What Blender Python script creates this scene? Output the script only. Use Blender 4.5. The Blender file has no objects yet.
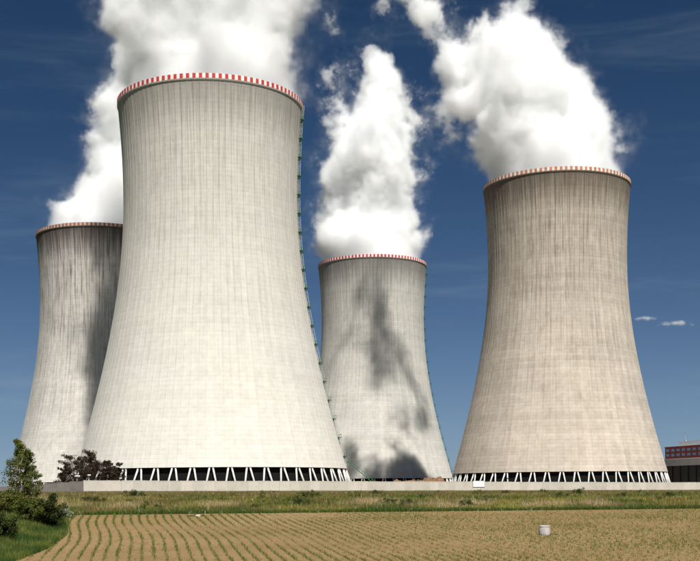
import bpy, math, random
import numpy as np
from mathutils import Matrix, Vector, noise as mnoise

S = bpy.context.scene
COL = S.collection
R = math.radians
random.seed(7)
rng = np.random.default_rng(7)

# ------------------------------------------------------------------ camera, sky, sun, exposure
FPX, HOR, ROLL, EYE = 1150.0, 490.0, R(0.45), 0.15
cam_d = bpy.data.cameras.new('camera')
cam = bpy.data.objects.new('camera', cam_d)
COL.objects.link(cam)
cam_d.sensor_width = 36.0
cam_d.lens = 36.0 * FPX / 700.0
cam_d.shift_y = (HOR - 280.5) / 700.0
cam_d.clip_start, cam_d.clip_end = 0.5, 60000.0
cam.matrix_world = Matrix.Translation((0, 0, EYE)) @ Matrix.Rotation(math.pi / 2, 4, 'X') @ Matrix.Rotation(-ROLL, 4, 'Z')
S.camera = cam

SUN_AZ, SUN_EL = R(16.0), R(56.0)          # azimuth to the right of straight behind the camera
to_sun = Vector((math.sin(SUN_AZ) * math.cos(SUN_EL), -math.cos(SUN_AZ) * math.cos(SUN_EL), math.sin(SUN_EL)))
W = bpy.data.worlds.new('World')
S.world = W
W.use_nodes = True
wt = W.node_tree
wbg = wt.nodes['Background']
sky = wt.nodes.new('ShaderNodeTexSky')
sky.sky_type = 'NISHITA'
sky.sun_disc = False
sky.sun_elevation = SUN_EL
sky.sun_rotation = math.pi - SUN_AZ
sky.air_density, sky.dust_density, sky.ozone_density = 0.40, 0.2, 9.0
sky.altitude = 0.0
# faint streaks of high cloud over the clear sky
_tc = wt.nodes.new('ShaderNodeTexCoord'); _mp = wt.nodes.new('ShaderNodeMapping')
_mp.inputs['Scale'].default_value = (2.2, 2.2, 17.0); _mp.inputs['Rotation'].default_value = (0.0, R(7), 0.0)
_nz = wt.nodes.new('ShaderNodeTexNoise'); _nz.inputs['Scale'].default_value = 1.6; _nz.inputs['Detail'].default_value = 7.0; _nz.inputs['Roughness'].default_value = 0.6
_nz.inputs['Distortion'].default_value = 0.4
_mr = wt.nodes.new('ShaderNodeMapRange'); _mr.interpolation_type = 'SMOOTHSTEP'
for _i, _v in ((1, 0.48), (2, 0.85), (3, 0.0), (4, 0.20)): _mr.inputs[_i].default_value = _v
_mx = wt.nodes.new('ShaderNodeMix'); _mx.data_type = 'RGBA'; _mx.inputs[7].default_value = (4.3, 5.5, 6.6, 1)
# paler, hazier air towards the horizon, all the way round
_tn = wt.nodes.new('ShaderNodeMix'); _tn.data_type = 'RGBA'; _tn.blend_type = 'MULTIPLY'; _tn.inputs[0].default_value = 1.0; _tn.inputs[7].default_value = (0.49, 0.78, 0.81, 1)   # deep, polarised blue
_sp = wt.nodes.new('ShaderNodeSeparateXYZ'); wt.links.new(_tc.outputs['Generated'], _sp.inputs[0])
_e1 = wt.nodes.new('ShaderNodeMath'); _e1.operation = 'MULTIPLY'; _e1.inputs[1].default_value = -11.0; wt.links.new(_sp.outputs[2], _e1.inputs[0])
_e2 = wt.nodes.new('ShaderNodeMath'); _e2.operation = 'EXPONENT'; wt.links.new(_e1.outputs[0], _e2.inputs[0])
_e3 = wt.nodes.new('ShaderNodeMath'); _e3.operation = 'MULTIPLY'; _e3.inputs[1].default_value = 0.95; _e3.use_clamp = True; wt.links.new(_e2.outputs[0], _e3.inputs[0])
_ad = wt.nodes.new('ShaderNodeMath'); _ad.operation = 'ADD'; _ad.use_clamp = True; wt.links.new(_e3.outputs[0], _ad.inputs[1])
for _a, _b in ((_tc.outputs['Generated'], _mp.inputs[0]), (_mp.outputs[0], _nz.inputs['Vector']), (_nz.outputs[0], _mr.inputs[0]), (_mr.outputs[0], _ad.inputs[0]), (_ad.outputs[0], _mx.inputs[0]),
               (sky.outputs[0], _tn.inputs[6]), (_tn.outputs[2], _mx.inputs[6]), (_mx.outputs[2], wbg.inputs[0])): wt.links.new(_a, _b)
wbg.inputs[1].default_value = 0.05

sl = bpy.data.lights.new('sun', 'SUN')
sl.energy, sl.angle, sl.color = 5.0, R(0.5), (1.0, 0.97, 0.915)
so = bpy.data.objects.new('sun', sl)
COL.objects.link(so)
so.rotation_euler = to_sun.to_track_quat('Z', 'Y').to_euler()
S.view_settings.view_transform = 'Standard'
S.view_settings.look = 'None'
S.view_settings.gamma = 1.0
S.view_settings.use_curve_mapping = False
S.view_settings.exposure = 0.41
S.cycles.use_denoising = True
S.cycles.max_bounces = 40
S.cycles.diffuse_bounces = 3
S.cycles.volume_bounces = 40
S.cycles.transparent_max_bounces = 16
S.cycles.volume_step_rate = 2.0
S.cycles.use_adaptive_sampling = True
S.cycles.adaptive_threshold = 0.02
S.cycles.volume_max_steps = 512

def at(x, y, Y):
    """a pixel of the 700 px wide photograph and a distance -> a point"""
    u, v = (x - 350.0) / FPX, (HOR - y) / FPX
    c, s = math.cos(ROLL), math.sin(ROLL)
    return Vector(((u * c + v * s) * Y, Y, (v * c - u * s) * Y + EYE))

# ------------------------------------------------------------------ helpers
class G:
    """small wrapper to write node arithmetic (shader or geometry nodes)"""
    def __init__(s, tree): s.t = tree
    def put(s, sock, v):
        if isinstance(v, (bpy.types.NodeSocket,)): s.t.links.new(v, sock)
        elif v is not None: sock.default_value = v
    def node(s, typ, **kw):
        n = s.t.nodes.new(typ)
        for k, v in kw.items(): setattr(n, k, v)
        return n
    def m(s, op, a, b=None, c=None, clamp=False):
        n = s.node('ShaderNodeMath', operation=op, use_clamp=clamp)
        for i, v in enumerate((a, b, c)):
            if v is not None: s.put(n.inputs[i], v)
        return n.outputs[0]
    def vm(s, op, a, b=None, out=0, scale=None):
        n = s.node('ShaderNodeVectorMath', operation=op)
        s.put(n.inputs[0], a)
        if b is not None: s.put(n.inputs[1], b)
        if scale is not None: s.put(n.inputs[3], scale)
        return n.outputs[out]
    def add(s, a, b): return s.m('ADD', a, b)
    def sub(s, a, b): return s.m('SUBTRACT', a, b)
    def mul(s, a, b): return s.m('MULTIPLY', a, b)
    def sep(s, v):
        n = s.node('ShaderNodeSeparateXYZ'); s.put(n.inputs[0], v); return n.outputs
    def comb(s, x, y, z):
        n = s.node('ShaderNodeCombineXYZ')
        for i, v in enumerate((x, y, z)): s.put(n.inputs[i], v)
        return n.outputs[0]
    def step(s, lo, hi, x, smooth=True):
        n = s.node('ShaderNodeMapRange', interpolation_type='SMOOTHSTEP' if smooth else 'LINEAR')
        s.put(n.inputs[0], x); s.put(n.inputs[1], lo); s.put(n.inputs[2], hi)
        return n.outputs[0]
    def rng(s, x, a, b, c, d):
        n = s.node('ShaderNodeMapRange')
        for i, v in enumerate((x, a, b, c, d)): s.put(n.inputs[i], v)
        return n.outputs[0]
    def noise(s, v, scale, detail=3.0, rough=0.5, dist=0.0, out=0):
        n = s.node('ShaderNodeTexNoise')
        s.put(n.inputs['Vector'], v)
        for k, x in (('Scale', scale), ('Detail', detail), ('Roughness', rough), ('Distortion', dist)): s.put(n.inputs[k], x)
        return n.outputs[out]
    def white(s, v):
        n = s.node('ShaderNodeTexWhiteNoise'); s.put(n.inputs['Vector'], v); return n.outputs['Value']
    def mix(s, f, a, b, blend='MIX'):
        n = s.node('ShaderNodeMix', data_type='RGBA', blend_type=blend)
        s.put(n.inputs[0], f)
        for i, v in ((6, a), (7, b)):
            if isinstance(v, tuple): v = (*v, 1.0) if len(v) == 3 else v
            s.put(n.inputs[i], v)
        return n.outputs[2]
    def fcurve(s, x, pts):
        n = s.node('ShaderNodeFloatCurve'); n.inputs[0].default_value = 1.0
        cv = n.mapping.curves[0]
        while len(cv.points) > 2: cv.points.remove(cv.points[1])
        n.mapping.use_clip = False
        cv.points[0].location = pts[0]; cv.points[-1].location = pts[-1]
        for p in pts[1:-1]: cv.points.new(*p)
        for p in cv.points: p.handle_type = 'AUTO'
        n.mapping.update()
        s.put(n.inputs[1], x)
        return n.outputs[0]

def mat(name, rough=0.9, spec=0.2):
    m = bpy.data.materials.new(name)
    m.use_nodes = True
    g = G(m.node_tree)
    b = m.node_tree.nodes['Principled BSDF']
    b.inputs['Roughness'].default_value = rough
    b.inputs['Specular IOR Level'].default_value = spec
    return m, g, b

def plain(name, col, rough=0.8, var=0.12, scale=1.5, spec=0.25, metal=0.0):
    m, g, b = mat(name, rough, spec)
    tc = g.node('ShaderNodeTexCoord').outputs['Object']
    n = g.noise(tc, scale, 5.0, 0.6)
    k = g.rng(n, 0.25, 0.75, 1.0 - var, 1.0 + var)
    c = g.vm('SCALE', (*col,), scale=k)
    g.put(b.inputs['Base Color'], c)
    b.inputs['Metallic'].default_value = metal
    bp = g.node('ShaderNodeBump'); bp.inputs['Strength'].default_value = 0.2; bp.inputs['Distance'].default_value = 0.02
    g.put(bp.inputs['Height'], g.noise(tc, scale * 8, 4.0))
    g.put(b.inputs['Normal'], bp.outputs[0])
    return m

def mesh(name, verts, faces, mats=(), mi=None, smooth=False):
    d = bpy.data.meshes.new(name)
    d.from_pydata([tuple(v) for v in verts], [], [tuple(f) for f in faces])
    for m in mats: d.materials.append(m)
    if mi is not None: d.polygons.foreach_set('material_index', np.asarray(mi, dtype=np.int32))
    if smooth: d.polygons.foreach_set('use_smooth', np.ones(len(d.polygons), dtype=bool))
    d.update()
    return d

def fast_mesh(name, V, F, mats=(), col=None, smooth=False):
    """V (n,3) array, F (m,k) array with k fixed"""
    d = bpy.data.meshes.new(name)
    n, mF, k = len(V), len(F), F.shape[1]
    d.vertices.add(n); d.vertices.foreach_set('co', np.ascontiguousarray(V, dtype=np.float32).ravel())
    d.loops.add(mF * k); d.loops.foreach_set('vertex_index', np.ascontiguousarray(F, dtype=np.int32).ravel())
    d.polygons.add(mF); d.polygons.foreach_set('loop_start', np.arange(mF, dtype=np.int32) * k)
    d.update(calc_edges=True)
    d.polygons.foreach_set('use_smooth', np.full(mF, bool(smooth), dtype=bool))
    for m in mats: d.materials.append(m)
    if col is not None:
        a = d.attributes.new('tint', 'FLOAT_COLOR', 'POINT')
        c4 = np.ones((n, 4), dtype=np.float32); c4[:, :3] = col
        a.data.foreach_set('color', c4.ravel())
    d.validate()
    return d

def ob(name, data, parent=None, loc=None, rot=None):
    o = bpy.data.objects.new(name, data)
    COL.objects.link(o)
    if parent: o.parent = parent
    if loc is not None: o.location = loc
    if rot is not None: o.rotation_euler = rot
    return o

def tag(o, label=None, cat=None, group=None, kind=None):
    for k, v in (('label', label), ('category', cat), ('group', group), ('kind', kind)):
        if v: o[k] = v
    return o

class B:
    """collects boxes, tubes and faces into one mesh"""
    def __init__(s): s.v, s.f, s.mi, s.k = [], [], [], 0
    def quad(s, *p):
        i = len(s.v); s.v += [Vector(q) for q in p]; s.f.append(tuple(range(i, i + len(p)))); s.mi.append(s.k)
    def box(s, lo, hi, mtx=None, bev=0.0):
        x0, y0, z0 = lo; x1, y1, z1 = hi
        i = len(s.v)
        P = [Vector((x, y, z)) for z in (z0, z1) for x, y in ((x0, y0), (x1, y0), (x1, y1), (x0, y1))]
        if mtx is not None: P = [mtx @ p for p in P]
        s.v += P
        for f in ((3, 2, 1, 0), (4, 5, 6, 7), (0, 1, 5, 4), (1, 2, 6, 5), (2, 3, 7, 6), (3, 0, 4, 7)):
            s.f.append(tuple(i + q for q in f)); s.mi.append(s.k)
        return s
    def bar(s, a, b, r, n=6, r2=None, up=None):
        a, b = Vector(a), Vector(b)
        d = (b - a).normalized()
        u = d.cross(Vector(up) if up else (Vector((0, 0, 1)) if abs(d.z) < 0.95 else Vector((1, 0, 0)))).normalized()
        w = d.cross(u); r2 = r if r2 is None else r2
        i = len(s.v)
        for c, rr in ((a, r), (b, r2)):
            for k in range(n):
                t = 2 * math.pi * (k + 0.5) / n
                s.v.append(c + u * (rr * math.cos(t)) + w * (rr * math.sin(t)))
        for k in range(n):
            s.f.append((i + k, i + (k + 1) % n, i + n + (k + 1) % n, i + n + k)); s.mi.append(s.k)
        s.f.append(tuple(i + n - 1 - k for k in range(n))); s.mi.append(s.k)
        s.f.append(tuple(i + n + k for k in range(n))); s.mi.append(s.k)
        return s
    def lathe(s, prof, n=48, z0=0.0):
        i = len(s.v); m = len(prof)
        for k in range(n):
            t = 2 * math.pi * k / n
            for r, z in prof: s.v.append(Vector((r * math.cos(t), r * math.sin(t), z + z0)))
        for k in range(n):
            for j in range(m - 1):
                a, b = i + k * m + j, i + ((k + 1) % n) * m + j
                s.f.append((a, b, b + 1, a + 1)); s.mi.append(s.k)
        return s
    def data(s, name, mats, smooth=False): return mesh(name, s.v, s.f, mats, s.mi, smooth)

def sstep(a, b, x):
    t = np.clip((np.asarray(x, dtype=float) - a) / (b - a), 0, 1)
    return t * t * (3 - 2 * t)

# ------------------------------------------------------------------ terrain
WALL_A = at(84, 490.5, 257); WALL_B = at(700, 490.5, 378)
def yedge(x): return 106.4 + 0.041 * np.clip(x, -60, 400)
def xleft(y): return np.interp(y, [30, 64, 72, 82, 100, 110], [-19.5, -19.0, -19.4, -20.7, -25.0, -27.0])
def height(x, y):
    x = np.asarray(x, dtype=float); y = np.asarray(y, dtype=float)
    near = -1.75 - 0.046 * y
    zf = -(6.465 - 0.0425 * np.clip(y, 0, 125))
    w = sstep(35, 64, y)
    f = near * (1 - w) + zf * w
    ye = yedge(x); ze = -(6.465 - 0.0425 * np.clip(ye, 0, 125))
    t = y - ye
    top = -0.07 - 0.0059 * np.clip(x, -70, 150) - 1.15 * sstep(-58, -82, x) * (1 - sstep(330, 420, y))
    g = np.interp(t, [0, 3, 12, 28, 60, 95, 140], [0, 0.08, 0.36, 0.66, 0.9, 1.0, 1.0])
    z = np.where(t > 0, ze + (top - ze) * g, f)
    xl = xleft(np.clip(y, 30, 110))
    m = 0.95 * sstep(0.0, 4.5, xl - x) * sstep(45, 60, y) * (1 - sstep(112, 135, y))
    z = z + m
    z = z + 0.05 * np.sin(x * 0.31 + 1.0) * np.sin(y * 0.23) * sstep(0, 10, np.abs(t) + 0)
    return z

def axis(lo, hi, dlo, dhi, d, far, grow=1.25):
    a = list(np.arange(dlo, dhi + d * 0.5, d)); s = d
    left, x = [], dlo
    while x > lo: s *= grow; x -= s; left.append(x)
    right, x, s = [], dhi, d
    while x < hi: s *= grow; x += s; right.append(x)
    return np.array(left[::-1] + a + right)

def tint_mat(name, rough=0.85, trans=0.0, spec=0.15):
    m, g, b = mat(name, rough, spec)
    a = g.node('ShaderNodeAttribute', attribute_name='tint')
    g.put(b.inputs['Base Color'], a.outputs['Color'])
    if trans:
        t = g.node('ShaderNodeBsdfTranslucent'); g.put(t.inputs[0], a.outputs['Color'])
        mx = g.node('ShaderNodeMixShader'); mx.inputs[0].default_value = trans
        g.t.links.new(b.outputs[0], mx.inputs[1]); g.t.links.new(t.outputs[0], mx.inputs[2])
        g.t.links.new(mx.outputs[0], g.t.nodes['Material Output'].inputs[0])
    return m

def ground_material():
    m, g, b = mat('rough_grass_ground', 0.95, 0.1)
    p = g.node('ShaderNodeTexCoord').outputs['Object']
    n1 = g.noise(p, 0.12, 6.0, 0.65); n2 = g.noise(p, 1.4, 6.0, 0.7)
    c = g.mix(g.step(0.4, 0.62, n1), (0.085, 0.095, 0.03), (0.17, 0.125, 0.06))
    c = g.mix(g.step(0.35, 0.7, n2), c, (0.06, 0.075, 0.022))
    g.put(b.inputs['Base Color'], c)
    bp = g.node('ShaderNodeBump'); bp.inputs['Strength'].default_value = 0.8; bp.inputs['Distance'].default_value = 0.15
    g.put(bp.inputs['Height'], n2); g.put(b.inputs['Normal'], bp.outputs[0])
    return m

def soil_material():
    m, g, b = mat('dry_field_soil', 0.95, 0.1)
    p = g.node('ShaderNodeTexCoord').outputs['Object']
    n1 = g.noise(p, 0.07, 4.0, 0.6); n2 = g.noise(p, 2.2, 6.0, 0.75); n3 = g.noise(p, 9.0, 4.0, 0.7)
    c = g.mix(g.step(0.35, 0.65, n1), (0.235, 0.158, 0.072), (0.27, 0.182, 0.088))
    damp = g.noise(g.vm('MULTIPLY', p, (0.5, 1.0, 1.0)), 0.19, 5.0, 0.65)
    c = g.mix(g.mul(g.step(0.48, 0.68, damp), 0.45), c, (0.172, 0.115, 0.05))
    c = g.mix(g.step(0.42, 0.72, n2), c, (0.172, 0.112, 0.048))
    c = g.mix(g.step(0.58, 0.75, n3), c, (0.34, 0.235, 0.12))
    g.put(b.inputs['Base Color'], c)
    bp = g.node('ShaderNodeBump'); bp.inputs['Strength'].default_value = 0.9; bp.inputs['Distance'].default_value = 0.05
    x, y, z = g.sep(p)
    lat = g.add(g.add(g.mul(x, 0.982), g.mul(y, 0.190)), g.mul(g.sub(n1, 0.5), 1.2))
    fur = g.m('SINE', g.mul(lat, 2 * math.pi / 0.35))
    g.put(bp.inputs['Height'], g.add(g.add(n2, g.mul(n3, 0.6)), g.mul(fur, 0.22))); g.put(b.inputs['Normal'], bp.outputs[0])
    return m

def build_terrain():
    xs = axis(-9000, 9000, -60, 80, 1.0, 0)
    ys = axis(-3000, 12000, 40, 200, 1.0, 0)
    X, Y = np.meshgrid(xs, ys, indexing='ij')
    Z = height(X, Y)
    V = np.stack([X, Y, Z], -1).reshape(-1, 3)
    nx, ny = len(xs), len(ys)
    i = (np.arange(nx - 1)[:, None] * ny + np.arange(ny - 1)[None, :]).ravel()
    F = np.stack([i, i + ny, i + ny + 1, i + 1], -1)
    tag(ob('ground', fast_mesh('ground', V, F, [ground_material()], smooth=True)), kind='structure')
    # ploughed field: a sheet a few centimetres above
    n, k = 260, 170
    s = np.linspace(0, 1, n); q = np.linspace(0, 1, k)
    Q, T = np.meshgrid(s, q, indexing='ij')
    y0 = 30.0
    yy = y0 + T * (110 - y0)
    xx = xleft(yy) + Q ** 1.35 * (95 - xleft(yy))
    yy = y0 + T * (yedge(xx) - y0)
    xx = xleft(yy) + Q ** 1.35 * (95 - xleft(yy)) + 0.35 * np.sin(yy * 0.9) * (Q == 0)
    zz = height(xx, yy) + 0.05
    zz[:, -1] -= 0.06; zz[0, :] -= 0.06
    V = np.stack([xx, yy, zz], -1).reshape(-1, 3)
    i = (np.arange(n - 1)[:, None] * k + np.arange(k - 1)[None, :]).ravel()
    F = np.stack([i, i + k, i + k + 1, i + 1], -1)
    tag(ob('field', fast_mesh('field', V, F, [soil_material()], smooth=True)), kind='structure')
build_terrain()

# ------------------------------------------------------------------ cooling towers
TH, TB = 123.4, 7.0                      # rim height, underside of shell
NR = 96                                  # meridional ribs
def prof(z):
    z = np.asarray(z, dtype=float)
    b = np.where(z < 93, 73.0, 88.0)
    return 28.0 * np.sqrt(1 + ((z - 93) / b) ** 2)

def concrete(name, base, dark, streak, grid, top_dirt_shade, warm):
    m, g, b = mat(name, 0.92, 0.15)
    p = g.node('ShaderNodeTexCoord').outputs['Object']
    x, y, z = g.sep(p)
    ang = g.m('ARCTAN2', y, x)
    u = g.mul(ang, NR / (2 * math.pi))                      # one unit per rib
    zz = g.mul(z, 1 / 1.35)                                 # one unit per lift
    cell = g.comb(g.m('FLOOR', u), g.m('FLOOR', zz), 0.0)
    w = g.white(cell); wl = g.white(g.comb(0.0, g.m('FLOOR', zz), 3.0)); wc = g.white(g.comb(g.m('FLOOR', u), 0.0, 7.0))
    big = g.noise(p, 0.035, 5.0, 0.6)
    fine = g.noise(p, 0.5, 6.0, 0.7)
    # runs of dirt: stretched along the height
    sv = g.comb(g.mul(ang, 26.0), g.mul(z, 0.035), 1.3)
    run = g.noise(sv, 1.6, 5.0, 0.65)
    run2 = g.noise(g.comb(g.mul(ang, 60.0), g.mul(z, 0.02), 5.0), 1.5, 4.0, 0.6)
    hgt = g.step(25.0, 122.0, z, False)
    c = g.mix(g.step(0.35, 0.68, big), base, warm)
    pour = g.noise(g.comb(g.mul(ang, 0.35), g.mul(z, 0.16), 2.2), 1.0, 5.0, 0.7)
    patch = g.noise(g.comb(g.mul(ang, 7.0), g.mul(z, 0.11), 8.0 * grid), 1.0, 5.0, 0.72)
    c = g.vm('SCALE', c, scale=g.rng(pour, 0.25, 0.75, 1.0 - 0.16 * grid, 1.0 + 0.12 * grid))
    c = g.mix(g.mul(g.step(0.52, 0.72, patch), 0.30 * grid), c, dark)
    c = g.mix(g.mul(g.step(0.62, 0.78, g.noise(g.vm('ADD', p, (40.0, 9.0, 3.0)), 0.11, 4.0, 0.6)), 0.30), c, (0.66, 0.64, 0.60))
    c = g.mix(g.mul(g.step(0.3, 0.75, fine), 0.22), c, dark)
    tone = g.add(g.mul(g.sub(w, 0.5), 0.075 * grid), g.add(g.mul(g.sub(wl, 0.5), 0.10 * grid), g.mul(g.sub(wc, 0.5), 0.12 * grid)))
    fz = g.m('FRACT', zz)
    line = g.m('LESS_THAN', fz, 0.10)
    fu = g.m('FRACT', u)
    vline = g.m('LESS_THAN', fu, 0.12)
    jn = g.m('MAXIMUM', g.mul(line, 0.17 * grid), g.mul(vline, g.add(0.06 * grid, g.mul(hgt, 0.30))))
    tone = g.sub(tone, g.mul(jn, g.rng(fine, 0.3, 0.7, 0.4, 1.2)))
    c = g.vm('SCALE', c, scale=g.add(1.0, tone))
    st = g.mul(g.step(0.44, 0.68, run), g.rng(hgt, 0.0, 1.0, 0.10, 1.0))
    st = g.m('MAXIMUM', st, g.mul(g.step(0.53, 0.70, run2), g.mul(hgt, g.mul(hgt, g.step(0.35, 0.6, big)))))
    c = g.mix(g.mul(st, streak), c, dark)
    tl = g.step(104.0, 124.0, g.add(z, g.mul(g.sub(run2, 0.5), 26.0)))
    c = g.mix(g.mul(tl, top_dirt_shade), c, tuple(0.6 * q for q in dark))  # rim dirt, plus the dimmer sunlight of the flared top put into the colour
    g.put(b.inputs['Base Color'], c)
    bp = g.node('ShaderNodeBump'); bp.inputs['Strength'].default_value = 0.5; bp.inputs['Distance'].default_value = 0.08
    g.put(bp.inputs['Height'], g.sub(g.mul(fine, 0.8), g.mul(line, 0.6)))
    g.put(b.inputs['Normal'], bp.outputs[0])
    return m

def shell_mesh():
    zs = np.concatenate([np.linspace(TB, 40, 14), np.linspace(44, TH, 30)])
    per = [(0.0, 0.045), (0.10, 0.045), (0.14, 0.0), (0.96, 0.0)]      # small proud rib at the start of each bay
    A, off = [], []
    for i in range(NR):
        for fr, h in per: A.append(2 * math.pi * (i + fr) / NR); off.append(h)
    A, off = np.array(A), np.array(off); na = len(A)
    rings = []
    for z in zs: rings.append((prof(z) + off, np.full(na, z)))
    for z in (TH, 110.0, 80.0, 40.0, TB):                                # inner face
        rings.append((np.full(na, float(prof(z)) - (0.9 if z > 20 else 1.1)), np.full(na, z)))
    V = np.concatenate([np.stack([r * np.cos(A), r * np.sin(A), z], -1) for r, z in rings])
    nr = len(rings)
    F = []
    for j in range(nr):
        a = j * na + np.arange(na); b = j * na + (np.arange(na) + 1) % na
        jn = (j + 1) % nr
        F.append(np.stack([a, b, jn * na + (np.arange(na) + 1) % na, jn * na + np.arange(na)], -1))
    return V, np.concatenate(F)
SV, SF = shell_mesh()

M_DARK = plain('fill_pack_shade', (0.0035, 0.0035, 0.0035), 1.0, 0.1, 0.4)  # near-black colour paints the shade inside the tower onto the fill pack
M_LEG = plain('white_leg_concrete', (0.58, 0.57, 0.53), 0.85, 0.28, 0.9)
M_GALV = plain('galvanised_steel', (0.30, 0.34, 0.33), 0.55, 0.2, 2.0)
M_GREEN = plain('green_paint', (0.035, 0.13, 0.055), 0.6, 0.2, 2.0)
M_CONC = plain('yard_concrete', (0.42, 0.40, 0.36), 0.9, 0.15, 0.4)

def crown_mats(red, white, wear):
    r = plain('crown_red', red, 0.7, wear, 0.6); w = plain('crown_white', white, 0.75, wear * 0.7, 0.6)
    return r, w

def crown_mesh(mats):
    """parapet of plates round the rim, alternately red and white, red ones a little proud, on a dark lip"""
    b = B()
    r0 = float(prof(TH))
    n = NR
    for i in range(n * 2):
        a0, a1 = math.pi * i / n, math.pi * (i + 1) / n
        b.k = i % 2
        ro = r0 + (0.18 if i % 2 == 0 else 0.14)
        z0, z1 = TH - 0.12, TH + 1.28
        am = [(a0, ro), (a1, ro)]
        P = lambda a, r, z: (r * math.cos(a), r * math.sin(a), z)
        b.quad(P(a0, ro, z0), P(a1, ro, z0), P(a1, ro, z1), P(a0, ro, z1))
        b.quad(P(a1, ro - .22, z0), P(a0, ro - .22, z0), P(a0, ro - .22, z1), P(a1, ro - .22, z1))
        b.quad(P(a0, ro, z1), P(a1, ro, z1), P(a1, ro - .22, z1), P(a0, ro - .22, z1))
        b.quad(P(a0, ro - .22, z0), P(a1, ro - .22, z0), P(a1, ro, z0), P(a0, ro, z0))
        b.quad(P(a0, ro - .22, z0), P(a0, ro, z0), P(a0, ro, z1), P(a0, ro - .22, z1))
        b.quad(P(a1, ro, z0), P(a1, ro - .22, z0), P(a1, ro - .22, z1), P(a1, ro, z1))
    return b.data('crown_plates', mats)

lip_d = B().lathe([(29.0, TH - 0.9), (float(prof(TH - 0.9)) + .10, TH - 0.9), (float(prof(TH)) + .20, TH - 0.55), (float(prof(TH)) + .20, TH - 0.16), (29.0, TH - 0.14)], 144)
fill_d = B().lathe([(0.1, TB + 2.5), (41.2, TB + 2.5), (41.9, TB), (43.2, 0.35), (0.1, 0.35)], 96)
basin_d = B().lathe([(44.6, -3.6), (44.9, -3.6), (47.0, -3.6), (47.0, 0.75), (46.5, 0.75), (46.5, 0.3), (0.5, 0.3)], 96)
NL = 50
def leg_data():
    b = B()
    r1, r0 = float(prof(TB)) - 0.55, 44.9
    for s in (-1,):
        b.bar((r1, s * 0.42, TB + 0.25), (r0, s * 1.85, 0.2), 0.28, 8, 0.28)
    return b.data('leg', [M_LEG], True)
LEG_L = leg_data()
LEG_R = LEG_L.copy()
for v in LEG_R.vertices: v.co.y = -v.co.y
LEG_R.flip_normals()

def ladder(parent, ang, m_rail, m_plat, zlo):
    """caged ladder up the shell: rails as the part, platforms as sub-parts"""
    b = B()
    zs = np.arange(zlo, TH + 1.4, 1.5)
    P = lambda z, o, s: Vector((float(prof(min(z, TH))) + o, s, z))
    M = Matrix.Rotation(ang, 4, 'Z')
    for s in (-0.38, 0.38):
        for o in (0.35, 0.85):
            for a, c in zip(zs[:-1], zs[1:]): b.bar(M @ P(a, o, s), M @ P(c, o, s), 0.055, 4)
    for a in zs:
        b.bar(M @ P(a, 0.0, -0.38), M @ P(a, 0.85, -0.38), 0.04, 4)
        b.bar(M @ P(a, 0.0, 0.38), M @ P(a, 0.85, 0.38), 0.04, 4)
        b.bar(M @ P(a, 0.85, -0.38), M @ P(a, 0.85, 0.38), 0.04, 4)
    for a in np.arange(zlo, TH, 0.5): b.bar(M @ P(a, 0.35, -0.38), M @ P(a, 0.35, 0.38), 0.03, 4)
    lad = tag(ob('ladder', b.data('ladder', [m_rail]), parent), kind='stuff')
    pd = B()
    pd.box((-0.1, -0.9, -0.09), (1.1, 0.8, 0.03))
    for s in (-0.86, 0.86):
        pd.box((0.3, s - .03, 0.95), (1.1, s + .03, 1.03))
        for x in (0.35, 1.05): pd.box((x - .03, s - .03, 0.0), (x + .03, s + .03, 1.0))
    pd.box((1.04, -0.86, 0.95), (1.1, 0.86, 1.03)); pd.box((-0.2, -0.7, -0.75), (0.4, -0.6, -0.09)); pd.box((-0.2, 0.6, -0.75), (0.4, 0.7, -0.09))
    pdat = pd.data('platform', [m_plat])
    for i, z in enumerate(np.arange(zlo + 3.0, TH - 2, 6.0)):
        o = ob('platform', pdat, lad)
        o.matrix_local = M @ Matrix.Translation(P(z, 0.1, 0.0))
    return lad

def tower(x, y, z, label, shell_m, crown, lad=None, ltxt=None):
    t = ob('cooling_tower', None, loc=(x, y, z)); t.empty_display_size = 5
    tag(t, label, 'cooling tower', 'four hyperbolic cooling towers')
    sd = fast_mesh('shell', SV, SF, [shell_m], smooth=True); sd.set_sharp_from_angle(angle=R(9))
    ob('shell', sd, t)
    ob('rim_lip', lip_d.data('rim_lip', [shell_m]), t)
    tag(ob('crown_band', crown_mesh(crown), t), kind='stuff')
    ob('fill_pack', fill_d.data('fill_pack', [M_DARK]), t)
    ob('basin', basin_d.data('basin', [M_CONC]), t)
    for i in range(NL):
        a = 2 * math.pi * (i + 0.3) / NL
        for d in (LEG_L, LEG_R): ob('leg', d, t, rot=(0, 0, a))
    if lad is not None: ladder(t, lad, ltxt or M_GALV, M_GREEN, 8.0)
    return t

T_FRONT, T_RIGHT, T_MID, T_LEFT = (-44.0, 372.0, 0.0), (85.6, 472.0, -0.6), (13.2, 632.0, -1.0), (-118.5, 550.0, -2.4)
red_new, white_new = crown_mats((0.52, 0.045, 0.04), (0.78, 0.76, 0.72), 0.1)
red_old, white_old = crown_mats((0.47, 0.19, 0.115), (0.70, 0.66, 0.60), 0.4)
red_rust, white_rust = crown_mats((0.30, 0.11, 0.07), (0.45, 0.38, 0.33), 0.45)
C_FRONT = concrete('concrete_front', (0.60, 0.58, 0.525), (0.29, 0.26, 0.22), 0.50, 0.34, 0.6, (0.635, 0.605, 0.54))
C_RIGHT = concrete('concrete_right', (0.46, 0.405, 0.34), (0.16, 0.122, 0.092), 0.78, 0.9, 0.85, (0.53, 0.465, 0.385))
C_MID = concrete('concrete_mid', (0.50, 0.49, 0.45), (0.24, 0.225, 0.20), 0.6, 0.7, 0.85, (0.57, 0.545, 0.49))
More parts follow.
